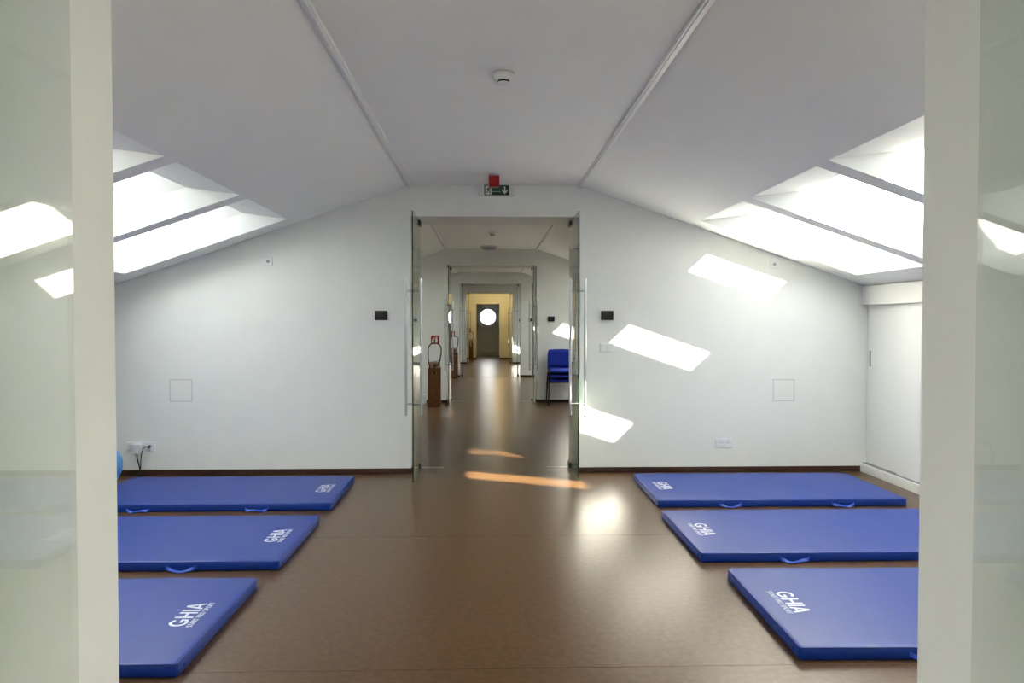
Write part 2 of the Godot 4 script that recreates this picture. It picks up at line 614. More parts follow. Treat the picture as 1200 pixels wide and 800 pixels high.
# =====================================================================  cupboards along the eaves
func build_cabinets() -> void:
	var z0 := -1.65
	var z1 := -7.84
	for s in [1, -1]:
		var xf := 3.745 if s > 0 else -3.64
		var t: Node3D
		if s > 0:
			t = thing("eaves_cupboard", "long white low cupboard with sliding doors under the right roof slope", "cupboard", Vector3(xf, 0, z1))
		else:
			t = thing("eaves_cupboard", "white low eaves cupboard under the left slope, its far bay open", "cupboard", Vector3(xf, 0, z1))
		var L := z0 - z1
		var out := 0.6
		var P := func(a: float, y0: float, y1: float, b: float, za: float, zb: float) -> Array:
			return [Vector3(minf(s * a, s * b), y0, za), Vector3(maxf(s * a, s * b), y1, zb)]
		var q: Array = P.call(0.0, 1.667, (1.855 if s > 0 else 1.84), 0.025, 0.006, L - 0.006)
		cbox_obj("fascia", q[0], q[1], 0.002, "white_lacquer", t)
		var bay := 0.0 if s > 0 else 1.5
		q = P.call(0.0, 0.0, 0.082, 0.03, bay + 0.006, L - 0.006)
		cbox_obj("plinth", q[0], q[1], 0.002, "white_lacquer", t)
		q = P.call(0.022, 0.084, 0.09, 0.10, bay + 0.006, L - 0.006)
		cbox_obj("track", q[0], q[1], 0.001, "grey_plastic", t)
		# carcass: back, bottom, partitions
		var body := new_st()
		q = P.call(out - 0.02, 0.0, 1.62, out, 0.006, L - 0.006)
		box(body, q[0], q[1])
		q = P.call(0.11, 0.06, 0.08, out - 0.02, bay + 0.006, L - 0.006)
		box(body, q[0], q[1])
		for zz in [bay + 0.01, 3.0, L - 0.03]:
			q = P.call(0.11, 0.0, 1.6, out - 0.02, zz, zz + 0.018)
			box(body, q[0], q[1])
		obj("carcass", body, "white_lacquer", t)
		# sliding doors on two tracks
		var z := 0.003 if s > 0 else bay
		var wd := 0.90
		var i := 0
		var starts := [0.006, 0.655, 1.52, 2.37, 3.24, 4.09, 4.96, 5.28] if s > 0 else [1.5, 2.37, 3.24, 4.09, 4.96, 5.28]
		for a in starts:
			var dx := 0.062 if i % 2 == 0 else 0.034
			q = P.call(dx, 0.092, 1.70, dx + 0.02, a, a + wd)
			var d := cbox_obj("sliding_door", q[0], q[1], 0.0015, "white_lacquer", t)
			var hz: float = a + (0.05 if i % 2 == 0 else wd - 0.07)
			var hs := new_st()
			q = P.call(dx - 0.003, 1.055, 1.215, dx + 0.002, hz, hz + 0.026)
			cbox(hs, q[0], q[1], 0.001)
			var h := obj("recessed_handle", hs, "grey_plastic", d)
			h.set_meta("label", "small grey recessed finger pull")
			i += 1

# =====================================================================  mats
func mat_outline(L: float, W: float, inset: float, n_rng: FastNoiseLite, amp: float, off: float) -> Array:
	# rounded rectangle about the origin in xz, about 0.06 m between points
	var rc := 0.022
	var out := []
	var hx := L * 0.5 - inset
	var hz := W * 0.5 - inset
	var r := maxf(rc - inset, 0.004)
	var corners := [[hx, hz, 0.0], [-hx, hz, PI * 0.5], [-hx, -hz, PI], [hx, -hz, PI * 1.5]]
	for ci in 4:
		var c: Array = corners[ci]
		var cx: float = c[0] - signf(c[0]) * r
		var cz: float = c[1] - signf(c[1]) * r
		for k in 5:
			var a: float = c[2] + PI * 0.5 * k / 4.0
			out.append(Vector2(cx + cos(a) * r, cz + sin(a) * r))
		var nx: Array = corners[(ci + 1) % 4]
		var p: Vector2 = out[-1]
		var q := Vector2(nx[0] - signf(nx[0]) * r, nx[1]) if ci % 2 == 0 else Vector2(nx[0], nx[1] - signf(nx[1]) * r)
		var m := 18 if ci % 2 == 0 else 10
		for k in range(1, m):
			var v := p.lerp(q, float(k) / m)
			var g := n_rng.get_noise_2d(v.x * 60.0 + off, v.y * 60.0) * amp
			out.append(v + v.normalized() * g)
	return out

func build_mats() -> void:
	var L := 2.04
	var W := 1.14
	var T := 0.06
	var spots := [
		{"x": -1.245, "z": -6.882, "s": -1, "turn": 0.3, "label": "blue gym mat on the left nearest the back wall"},
		{"x": -1.252, "z": -5.368, "s": -1, "turn": -0.3, "label": "middle blue gym mat of the left row"},
		{"x": -1.300, "z": -3.930, "s": -1, "turn": -0.6, "label": "blue gym mat nearest the camera on the left"},
		{"x": 1.383, "z": -6.900, "s": 1, "turn": -0.4, "label": "blue gym mat on the right nearest the back wall"},
		{"x": 1.332, "z": -5.436, "s": 1, "turn": 0.0, "label": "middle blue gym mat of the right row"},
		{"x": 1.392, "z": -3.986, "s": 1, "turn": -1.2, "label": "blue gym mat nearest the camera on the right"}]
	var font := SystemFont.new()
	font.font_names = PackedStringArray(["Droid Sans"])
	font.font_weight = 400
	var i := 0
	for sp in spots:
		var t := thing("gym_mat", sp.label, "gym mat", Vector3(sp.x + sp.s * L * 0.5, 0, sp.z), "blue gym mats on the floor")
		t.rotation.y = deg_to_rad(sp.turn) + (PI if sp.s > 0 else 0.0)
		var nz := FastNoiseLite.new()
		nz.seed = 100 + i
		nz.frequency = 0.05
		# cover: rings from the underside up to the middle of the top
		var prof := [[0.012, 0.0], [0.003, 0.002], [0.0, 0.008], [0.0, 0.030], [0.001, 0.050], [0.004, 0.0565], [0.010, 0.0592], [0.018, 0.060], [0.06, 0.060]]
		var rings := []
		for e in prof:
			var o := mat_outline(L, W, e[0], nz, 0.0030 if e[1] > 0.02 and e[0] < 0.02 else 0.0012, i * 37.0)
			var ring := []
			for p in o:
				var dy := 0.0
				if e[1] > 0.04 and e[0] < 0.05:
					dy = nz.get_noise_2d(p.x * 40.0 + 300.0, p.y * 40.0) * 0.0025
				ring.append(Vector3(p.x, e[1] + dy, p.y))
			rings.append(ring)
		var n: int = rings[0].size()
		var sides := new_st()
		var st := new_st()
		for part in [[sides, 0, 5], [st, 5, rings.size() - 1]]:
			var u: SurfaceTool = part[0]
			u.set_smooth_group(0)
			for j in range(part[1], part[2]):
				for k in n:
					var l := (k + 1) % n
					var A: Array = rings[j]
					var B: Array = rings[j + 1]
					for v in [A[k], A[l], B[l], A[k], B[l], B[k]]:
						u.add_vertex(v)
		var top: Array = rings[-1]
		var bot: Array = rings[0]
		for k in n:
			var l := (k + 1) % n
			for v in [top[k], top[l], Vector3(0, T, 0)]:
				st.add_vertex(v)
			for v in [bot[l], bot[k], Vector3.ZERO]:
				sides.add_vertex(v)
		st.generate_normals()
		sides.generate_normals()
		obj("top_cover", st, "blue_vinyl", t)
		obj("side_panel", sides, "blue_vinyl", t)
		# piping along the upper edge
		var pp := new_st()
		var pl := []
		for p in rings[5]:
			pl.append(p + Vector3(0, -0.001, 0))
		tube(pp, pl, 0.0030, 6, false, true)
		obj("piping", pp, "blue_piping", t)
		# zip flap across the end by the print
		var zf := new_st()
		cbox(zf, Vector3(L * 0.5 - 0.004, 0.017, -0.50), Vector3(L * 0.5 + 0.0045, 0.036, 0.50), 0.002)
		obj("zip_flap", zf, "blue_piping", t)
		# webbing handles on the long sides
		for side in [-1, 1]:
			for hx in [0.435, -0.49]:
				var hs := new_st()
				var ph := rng.randf() * 6.0
				var prev := []
				for k in 15:
					var a := -1.0 + 2.0 * k / 14.0
					var arch := 1.0 - a * a
					var outw := 0.002 + 0.024 * pow(arch, 0.6)
					var y := lerpf(0.030, 0.010 + 0.006 * sin(a * 4.0 + ph), pow(arch, 0.45))
					var c := Vector3(hx + a * 0.095, y, side * (W * 0.5 + outw))
					var wv := Vector3(0, 0.6 - 0.35 * arch, -side * 0.85 * arch).normalized() * 0.011
					var tv := Vector3(0, 0.0016, side * 0.0008)
					var sec := [c - wv - tv, c + wv - tv, c + wv + tv, c - wv + tv]
					for m in 4:
						sec[m].y = maxf(sec[m].y, 0.0012)
						if side * sec[m].z < W * 0.5 + 0.001:
							sec[m].z = side * (W * 0.5 + 0.001)
					if prev.size() > 0:
						hexa(hs, prev, sec)
					prev = sec
				obj("handle", hs, "blue_webbing", t)
		# print: two lines reading across the mat
		var b := Basis(Vector3(0, 0, -1), Vector3(-1, 0, 0), Vector3(0, 1, 0))
		logo(t, 0.305, 0.088, Vector3(L * 0.5 - 0.133, T, 0), b)
		lettering(t, "logo_print", "START PRO SPORT", font, 0.325, 0.027, Vector3(L * 0.5 - 0.096, T + 0.0006, 0), b)
		i += 1
	# the light blue ball by the left wall
	var bs := new_st()
	var pr := []
	for k in 25:
		var a := -PI * 0.5 + PI * k / 24.0
		pr.append(Vector2(maxf(cos(a) * 0.22, 0.0), 0.22 + sin(a) * 0.22))
	lathe(bs, pr, 40)
	var ball := thing("exercise_ball", "light blue exercise ball on the floor beside the left mats", "ball", Vector3(-3.487, 0.0, -7.15))
	obj("skin", bs, "ball_rubber", ball)
	var pg := new_st()
	lathe(pg, [Vector2(0, 0.008), Vector2(0.008, 0.006), Vector2(0.011, 0.0), Vector2(0.011, -0.004)], 12)
	var plug := obj("valve_plug", pg, "white_plastic", ball, Vector3(0.0, 0.22, 0.22))
	plug.rotation.x = PI * 0.5

func logo(parent: Node, width: float, height: float, at: Vector3, b: Basis) -> void:
	# the four capitals G H I A as flat print; x along the line 0..1, y 0..1
	var st := new_st()
	var tr := Transform3D(Basis(b.x * width, b.y * height, b.z), at - b.x * width * 0.5 + b.z * 0.0002)
	var w := 0.052
	var outer := []
	var inner := []
	for k in 17:
		var a := deg_to_rad(42.0 + 276.0 * k / 16.0)
		outer.append(Vector2(0.150 + 0.150 * cos(a), 0.5 + 0.5 * sin(a)))
		inner.append(Vector2(0.150 + (0.150 - w) * cos(a), 0.5 + (0.5 - 0.155) * sin(a)))
	inner.reverse()
	poly(st, outer + inner, tr, 0.0009)
	poly(st, [Vector2(0.155, 0.36), Vector2(0.285, 0.36), Vector2(0.285, 0.50), Vector2(0.155, 0.50)], tr, 0.0009)
	poly(st, [Vector2(0.233, 0.08), Vector2(0.285, 0.16), Vector2(0.285, 0.36), Vector2(0.233, 0.36)], tr, 0.0009)
	poly(st, [Vector2(0.345, 0), Vector2(0.345 + w, 0), Vector2(0.345 + w, 1), Vector2(0.345, 1)], tr, 0.0009)
	poly(st, [Vector2(0.545, 0), Vector2(0.545 + w, 0), Vector2(0.545 + w, 1), Vector2(0.545, 1)], tr, 0.0009)
	poly(st, [Vector2(0.345 + w, 0.43), Vector2(0.545, 0.43), Vector2(0.545, 0.58), Vector2(0.345 + w, 0.58)], tr, 0.0009)
	poly(st, [Vector2(0.650, 0), Vector2(0.650 + w, 0), Vector2(0.650 + w, 1), Vector2(0.650, 1)], tr, 0.0009)
	poly(st, [Vector2(0.735, 0), Vector2(0.790, 0), Vector2(0.868, 0.80), Vector2(0.946, 0), Vector2(1.0, 0), Vector2(0.898, 1), Vector2(0.838, 1)], tr, 0.0009)
	poly(st, [Vector2(0.806, 0.20), Vector2(0.930, 0.20), Vector2(0.916, 0.34), Vector2(0.820, 0.34)], tr, 0.0009)
	obj("logo_print", st, "print_white", parent)

func lettering(parent: Node, called: String, text: String, font: Font, width: float, height: float, at: Vector3, b: Basis) -> void:
	var tm := TextMesh.new()
	tm.text = text
	tm.font = font
	tm.font_size = 64
	tm.pixel_size = 0.01
	tm.depth = 0.1
	tm.horizontal_alignment = HORIZONTAL_ALIGNMENT_CENTER
	tm.vertical_alignment = VERTICAL_ALIGNMENT_CENTER
	var box_ := tm.get_aabb()
	var o := MeshInstance3D.new()
	o.name = called
	o.mesh = tm
	o.material_override = M["print_white"]
	var sx := width / box_.size.x
	var sy := height / box_.size.y
	var sc := Basis(b.x * sx, b.y * sy, b.z * 0.008)
	var mid := box_.position + box_.size * 0.5
	o.transform = Transform3D(sc, at + b.y * height * 0.5 - sc * Vector3(mid.x, mid.y, 0))
	parent.add_child(o, true)

# =====================================================================  things on the walls
func build_wall_things() -> void:
	var zw := -7.84
	# dark control panels beside each doorway
	control_panel(Vector3(-1.043, 1.563, zw), "small black control panel on the wall left of the doorway")
	control_panel(Vector3(1.188, 1.563, zw), "small black control panel above the white light switch")
	control_panel(Vector3(1.188, 1.555, zw - PERIOD), "small black control panel above the blue chairs")
	control_panel(Vector3(1.188, 1.555, zw - PERIOD * 2), "small black control panel right of the third doorway along")
	control_panel(Vector3(1.188, 1.555, zw - PERIOD * 3), "small black control panel right of the fourth doorway along")
	# light switch
	var t := thing("light_switch", "white double light switch under the black control panel", "light switch", Vector3(1.185, 1.242, zw))
	cbox_obj("plate", Vector3(-0.068, -0.045, 0), Vector3(0.068, 0.045, 0.009), 0.003, "white_plastic", t)
	for e in [-1, 1]:
		var st := new_st()
		cbox(st, Vector3(e * 0.024 - 0.022, -0.032, 0.008), Vector3(e * 0.024 + 0.022, 0.032, 0.0135), 0.002)
		obj("rocker", st, "white_plastic", t)
	# high single outlets
	high_outlet(Vector3(-2.137, 2.09, zw), "small white outlet high on the wall under the left slope")
	high_outlet(Vector3(2.857, 2.073, zw), "small white outlet high on the wall above the sunlit patch")
	# flush hatches
	hatch(Vector3(-2.993, 0.829, zw), "square flush hatch in the wall above the left mats")
	hatch(Vector3(2.966, 0.817, zw), "square flush hatch in the wall above the right mats")
	# sockets
	socket(Vector3(2.366, 0.289, zw), "white double power socket low on the wall above the right mats", 2)
	socket(Vector3(-3.45, 0.282, zw), "white power socket near the left corner with an adapter plugged in", 2)
	socket(Vector3(-3.312, 0.282, zw), "white power socket with a black cable, next to the adapter", 2)
	# adapter and cables
	var ad := thing("power_adapter", "white power adapter in the left wall socket with a dark cable hanging down", "adapter", Vector3(-3.40, 0.27, zw))
	cbox_obj("housing", Vector3(-0.045, -0.055, 0.013), Vector3(0.03, 0.045, 0.05), 0.006, "white_plastic", ad)
	var cs := new_st()
	tube(cs, [Vector3(-0.012, -0.05, 0.03), Vector3(-0.01, -0.09, 0.03), Vector3(0.003, -0.15, 0.028), Vector3(0.012, -0.20, 0.026), Vector3(0.014, -0.24, 0.035), Vector3(0.0, -0.262, 0.06)], 0.006, 8)
	obj("cable", cs, "black_plastic", ad)
	var cd := thing("power_cable", "thin black cable curving down from the right half of the left sockets", "cable", Vector3(-3.312, 0.285, zw))
	var ps := new_st()
	lathe(ps, [Vector2(0, 0.045), Vector2(0.010, 0.045), Vector2(0.013, 0.03), Vector2(0.016, 0.014), Vector2(0, 0.014)], 12, Vector3(0.015, 0, 0), Basis(Vector3.RIGHT, PI * 0.5))
	obj("plug", ps, "black_plastic", cd)
	var c2 := new_st()
	tube(c2, [Vector3(0.015, 0, 0.04), Vector3(-0.005, 0.004, 0.055), Vector3(-0.03, -0.015, 0.055), Vector3(-0.05, -0.07, 0.045), Vector3(-0.062, -0.14, 0.035), Vector3(-0.066, -0.20, 0.03), Vector3(-0.066, -0.25, 0.04), Vector3(-0.05, -0.278, 0.07)], 0.0045, 8)
	obj("cable", c2, "black_plastic", cd)

func control_panel(at: Vector3, label: String) -> void:
	var t := thing("control_panel", label, "control panel", at, "wall control panels")
	cbox_obj("housing", Vector3(-0.062, -0.046, 0), Vector3(0.062, 0.046, 0.014), 0.003, "black_plastic", t)
	cbox_obj("display", Vector3(-0.048, -0.006, 0.0135), Vector3(0.022, 0.034, 0.0155), 0.001, "panel_grey", t)
	for k in 4:
		var x := -0.045 + k * 0.03
		cbox_obj("button", Vector3(x - 0.010, -0.034, 0.0135), Vector3(x + 0.010, -0.018, 0.0165), 0.002, "panel_grey", t)

func high_outlet(at: Vector3, label: String) -> void:
	var t := thing("wall_outlet", label, "outlet", at, "high wall outlets")
	cbox_obj("plate", Vector3(-0.043, -0.043, 0), Vector3(0.043, 0.043, 0.012), 0.003, "white_plastic", t)
	var st := new_st()
	lathe(st, [Vector2(0.016, 0.0), Vector2(0.016, 0.006), Vector2(0.012, 0.006), Vector2(0.011, 0.001), Vector2(0, 0.001)], 16, Vector3(0, 0, 0.0115), Basis(Vector3.RIGHT, PI * 0.5))
	obj("connector", st, "connector_grey", t)

func hatch(at: Vector3, label: String) -> void:
	var t := thing("wall_hatch", label, "hatch", at, "flush wall hatches")
	var st := new_st()
	var h := 0.109
	for b in [[-h, h, -h, -h + 0.006], [-h, h, h - 0.006, h], [-h, -h + 0.006, -h, h], [h - 0.006, h, -h, h]]:
		cbox(st, Vector3(b[0], b[2], -0.002), Vector3(b[1], b[3], 0.002), 0.0006)
	obj("frame", st, "hatch_frame", t)
	cbox_obj("door", Vector3(-h + 0.010, -h + 0.010, -0.002), Vector3(h - 0.010, h - 0.010, 0.002), 0.001, "wall_paint", t)

func socket(at: Vector3, label: String, n: int) -> void:
	var t := thing("power_socket", label, "socket", at, "white wall sockets")
	var hw := 0.068 if at.x < 0 else 0.088
	cbox_obj("plate", Vector3(-hw, -0.046, 0), Vector3(hw, 0.046, 0.010), 0.003, "white_plastic", t)
	var rim := Basis(Vector3.RIGHT, PI * 0.5)
	for k in n:
		var x := (k - (n - 1) * 0.5) * 0.066
		var st := new_st()
		lathe(st, [Vector2(0.024, 0.0), Vector2(0.024, 0.004), Vector2(0.0205, 0.004), Vector2(0.0195, 0.0005), Vector2(0, 0.0005)], 20, Vector3(x, 0.004, 0.0102), rim)
		var o := obj("outlet", st, "white_plastic", t)
		for e in [-1, 1]:
			var hs := new_st()
			lathe(hs, [Vector2(0.0034, 0.0), Vector2(0.0034, 0.0012), Vector2(0, 0.0012)], 8, Vector3(x + e * 0.009, 0.004, 0.0102), rim)
			obj("pin_hole", hs, "pin_grey", o)

# =====================================================================  things on the ceiling
func smoke_detector(at: Vector3, label: String) -> void:
	var t := thing("smoke_detector", label, "smoke detector", at, "ceiling smoke detectors")
	var b := new_st()
	lathe(b, [Vector2(0, 0), Vector2(0.060, 0), Vector2(0.060, -0.010), Vector2(0.056, -0.014), Vector2(0, -0.014)], 32)
	obj("base", b, "white_plastic", t)
	var d := new_st()
	lathe(d, [Vector2(0.052, -0.012), Vector2(0.050, -0.024), Vector2(0.044, -0.032), Vector2(0.036, -0.036), Vector2(0.030, -0.040)], 32)
	lathe(d, [Vector2(0.026, -0.030), Vector2(0.026, -0.052)], 24)
	obj("dome", d, "white_plastic", t)
	for k in 8:
		var a := TAU * (k + 0.5) / 8.0
		var v := new_st()
		cbox(v, Vector3(0.022, -0.050, -0.0105), Vector3(0.031, -0.036, 0.0105), 0.001)
		var o := obj("vent_slot", v, "black_slot", t)
		o.rotation.y = a
	var c := new_st()
	lathe(c, [Vector2(0.034, -0.049), Vector2(0.034, -0.055), Vector2(0.028, -0.060), Vector2(0, -0.062)], 28)
	lathe(c, [Vector2(0, -0.049), Vector2(0.034, -0.049)], 28)
	obj("cap", c, "white_plastic", t)

func build_ceiling_things() -> void:
	smoke_detector(Vector3(0.089, HC, -4.317), "white smoke detector on the ceiling above the mats")
	smoke_detector(Vector3(0.078, HC, -11.9), "white smoke detector seen through the back wall doorway")
	# red sounder on the ceiling in front of the exit sign
	var s := thing("alarm_sounder", "red alarm sounder on the ceiling in front of the exit sign", "alarm", Vector3(0.063, HC, -7.28))
	cbox_obj("base", Vector3(-0.05, -0.014, -0.05), Vector3(0.05, 0, 0.05), 0.004, "white_plastic", s)
	var st := new_st()
	var lo := [Vector3(-0.040, -0.112, -0.040), Vector3(0.040, -0.112, -0.040), Vector3(0.040, -0.112, 0.040), Vector3(-0.040, -0.112, 0.040)]
	var mid := [Vector3(-0.048, -0.095, -0.048), Vector3(0.048, -0.095, -0.048), Vector3(0.048, -0.095, 0.048), Vector3(-0.048, -0.095, 0.048)]
	var up := [Vector3(-0.048, -0.013, -0.048), Vector3(0.048, -0.013, -0.048), Vector3(0.048, -0.013, 0.048), Vector3(-0.048, -0.013, 0.048)]
	hexa(st, lo, mid)
	hexa(st, mid, up)
	obj("housing", st, "red_plastic", s)
	var gr := new_st()
	lathe(gr, [Vector2(0.030, 0.0), Vector2(0.030, 0.004), Vector2(0.024, 0.005), Vector2(0.022, 0.001), Vector2(0, 0.001)], 20, Vector3(0, -0.055, 0.048), Basis(Vector3.RIGHT, PI * 0.5))
	obj("horn", gr, "red_plastic", s)
	# emergency exit sign on the wall under the ceiling
	var e := thing("exit_sign", "green emergency exit sign with running figure and down arrow over the doorway", "exit sign", Vector3(0.0935, 2.788, -7.84))
	cbox_obj("housing", Vector3(-0.176, -0.056, 0), Vector3(0.176, 0.050, 0.055), 0.006, "white_plastic", e)
	for q in [-1, 1]:
		var ec := new_st()
		cbox(ec, Vector3(q * 0.150 - 0.020, -0.052, 0.054), Vector3(q * 0.150 + 0.020, 0.046, 0.062), 0.004)
		obj("end_cap", ec, "white_metal", e)
	cbox_obj("face_panel", Vector3(-0.122, -0.052, 0.054), Vector3(0.122, 0.046, 0.060), 0.002, "sign_green", e)
	var tr := Transform3D(Basis.IDENTITY, Vector3(0, -0.003, 0.0602))
	var dr := new_st()
	poly(dr, [Vector2(-0.112, -0.042), Vector2(-0.052, -0.042), Vector2(-0.052, 0.042), Vector2(-0.112, 0.042)], tr, 0.0006)
	obj("doorway_symbol", dr, "sign_white", e)
	var man := new_st()
	var tm := Transform3D(Basis.IDENTITY, Vector3(-0.082, -0.003, 0.0609))
	var head := []
	for k in 10:
		head.append(Vector2(0.008, 0.029) + Vector2(cos(TAU * k / 10.0), sin(TAU * k / 10.0)) * 0.007)
	poly(man, head, tm, 0.0006)
	poly(man, [Vector2(-0.010, 0.018), Vector2(0.006, 0.021), Vector2(0.012, 0.004), Vector2(0.004, -0.008), Vector2(-0.006, -0.004)], tm, 0.0006)
	poly(man, [Vector2(0.004, -0.008), Vector2(0.012, -0.002), Vector2(0.020, -0.018), Vector2(0.014, -0.036), Vector2(0.008, -0.034), Vector2(0.012, -0.019)], tm, 0.0006)
	poly(man, [Vector2(-0.006, -0.003), Vector2(0.003, -0.006), Vector2(-0.006, -0.022), Vector2(-0.022, -0.026), Vector2(-0.022, -0.020), Vector2(-0.010, -0.016)], tm, 0.0006)
	poly(man, [Vector2(0.006, 0.020), Vector2(0.022, 0.008), Vector2(0.026, 0.012), Vector2(0.008, 0.026)], tm, 0.0006)
	poly(man, [Vector2(-0.010, 0.018), Vector2(-0.022, 0.006), Vector2(-0.019, 0.002), Vector2(-0.004, 0.012)], tm, 0.0006)
	obj("running_figure", man, "sign_green", e)
	var ar := new_st()
	poly(ar, [Vector2(0.072, 0.036), Vector2(0.084, 0.036), Vector2(0.084, -0.012), Vector2(0.103, 0.009), Vector2(0.103, -0.010), Vector2(0.078, -0.038), Vector2(0.053, -0.010), Vector2(0.053, 0.009), Vector2(0.072, -0.012)], tr, 0.0006)
	obj("arrow", ar, "sign_white", e)
	var ln := new_st()
	poly(ln, [Vector2(-0.046, -0.016), Vector2(0.036, -0.016), Vector2(0.036, -0.012), Vector2(-0.046, -0.012)], tr, 0.0006)
	obj("ground_line", ln, "sign_white", e)
	# flat round lamp on the ceiling of the second room
	var l := thing("ceiling_lamp", "flat round ceiling lamp, switched off, seen through the back wall doorway", "lamp", Vector3(0.03, HC, -14.1))
	var a := new_st()
	lathe(a, [Vector2(0, 0), Vector2(0.15, 0), Vector2(0.15, -0.03), Vector2(0.14, -0.035)], 32)
	obj("housing", a, "white_metal", l)
	var b := new_st()
	lathe(b, [Vector2(0.14, -0.033), Vector2(0.12, -0.05), Vector2(0.07, -0.062), Vector2(0, -0.066)], 32)
	obj("diffuser", b, "lamp_diffuser", l)

# =====================================================================  the second room and those after it
func pad(st: SurfaceTool, c: Vector3, s: Vector3, bow: float, axis: int) -> void:
	# an upholstered pad: rounded slab, bowed along its width
	var nx := 10
	var ny := 8
	var grid := [[], []]
	for side in 2:
		for i in nx + 1:
			for j in ny + 1:
				var u := -1.0 + 2.0 * i / nx
				var v := -1.0 + 2.0 * j / ny
				# squircle outline
				var x := u * sqrt(1.0 - 0.16 * v * v * absf(u))
				var y := v * sqrt(1.0 - 0.16 * u * u * absf(v))
				var edge := (1.0 - pow(absf(u), 6.0)) * (1.0 - pow(absf(v), 6.0))
				var d := (0.25 + 0.75 * pow(maxf(edge, 0.0), 0.4)) * (1.0 if side == 1 else -1.0)
				var p := Vector3(x * s.x * 0.5, 0, 0)
				if axis == 1:
					p += Vector3(0, d * s.y * 0.5 - bow * v * v * absf(v), y * s.z * 0.5)
				else:
					p += Vector3(0, y * s.y * 0.5, d * s.z * 0.5 + bow * u * u)
				grid[side].append(c + p)
	st.set_smooth_group(0)
	for side in 2:
		var g: Array = grid[side]
		for i in nx:
			for j in ny:
				var a := i * (ny + 1) + j
				var q := [g[a], g[a + ny + 1], g[a + ny + 2], g[a + 1]]
				var flip := (side == 1) != (axis == 1)
				var order := [0, 2, 1, 0, 3, 2] if flip else [0, 1, 2, 0, 2, 3]
				for o in order:
					st.add_vertex(q[o])
	# rim
	var loop := []
	for i in nx + 1:
		loop.append(i * (ny + 1))
	for j in range(1, ny + 1):
		loop.append(nx * (ny + 1) + j)
	for i in range(nx - 1, -1, -1):
		loop.append(i * (ny + 1) + ny)
	for j in range(ny - 1, 0, -1):
		loop.append(j)
	for k in loop.size():
		var a: int = loop[k]
		var b: int = loop[(k + 1) % loop.size()]
		var q := [grid[0][a], grid[0][b], grid[1][b], grid[1][a]]
		var flip := axis == 1
		var order := [0, 1, 2, 0, 2, 3] if flip else [0, 2, 1, 0, 3, 2]
		for o in order:
			st.add_vertex(q[o])
	st.generate_normals()

func make_chair(label: String) -> Node3D:
	var t := thing("stacking_chair", label, "chair", Vector3.ZERO, "stacked blue chairs")
	var st := new_st()
	pad(st, Vector3(0, 0.452, 0.015), Vector3(0.47, 0.055, 0.43), 0.02, 1)
	obj("seat", st, "blue_fabric", t)
	var bk := new_st()
	pad(bk, Vector3(0, 0.66, -0.225), Vector3(0.47, 0.33, 0.045), 0.03, 2)
	var b := obj("backrest", bk, "blue_fabric", t)
	b.set_meta("label", "blue padded backrest")
	for s in [-1, 1]:
		var f := new_st()
		tube(f, [Vector3(s * 0.245, 0.0, 0.24), Vector3(s * 0.238, 0.22, 0.215), Vector3(s * 0.228, 0.415, 0.19)], 0.0125, 8)
		obj("leg", f, "chair_frame", t)
		var r := new_st()
		tube(r, [Vector3(s * 0.245, 0.0, -0.25), Vector3(s * 0.238, 0.22, -0.215), Vector3(s * 0.228, 0.415, -0.185)], 0.0125, 8)
		obj("leg", r, "chair_frame", t)
		var u := new_st()
		tube(u, [Vector3(s * 0.228, 0.415, -0.185), Vector3(s * 0.21, 0.50, -0.225), Vector3(s * 0.19, 0.62, -0.245), Vector3(s * 0.17, 0.72, -0.25)], 0.0115, 8)
		obj("back_upright", u, "chair_frame", t)
		var rail := new_st()
		tube(rail, [Vector3(s * 0.228, 0.415, 0.19), Vector3(s * 0.228, 0.415, 0.0), Vector3(s * 0.228, 0.415, -0.185)], 0.0115, 8)
		obj("seat_rail", rail, "chair_frame", t)
	for z in [0.13, -0.13]:
		var c := new_st()
		tube(c, [Vector3(-0.228, 0.41, z), Vector3(0, 0.41, z), Vector3(0.228, 0.41, z)], 0.010, 8)
		obj("cross_rail", c, "chair_frame", t)
	return t

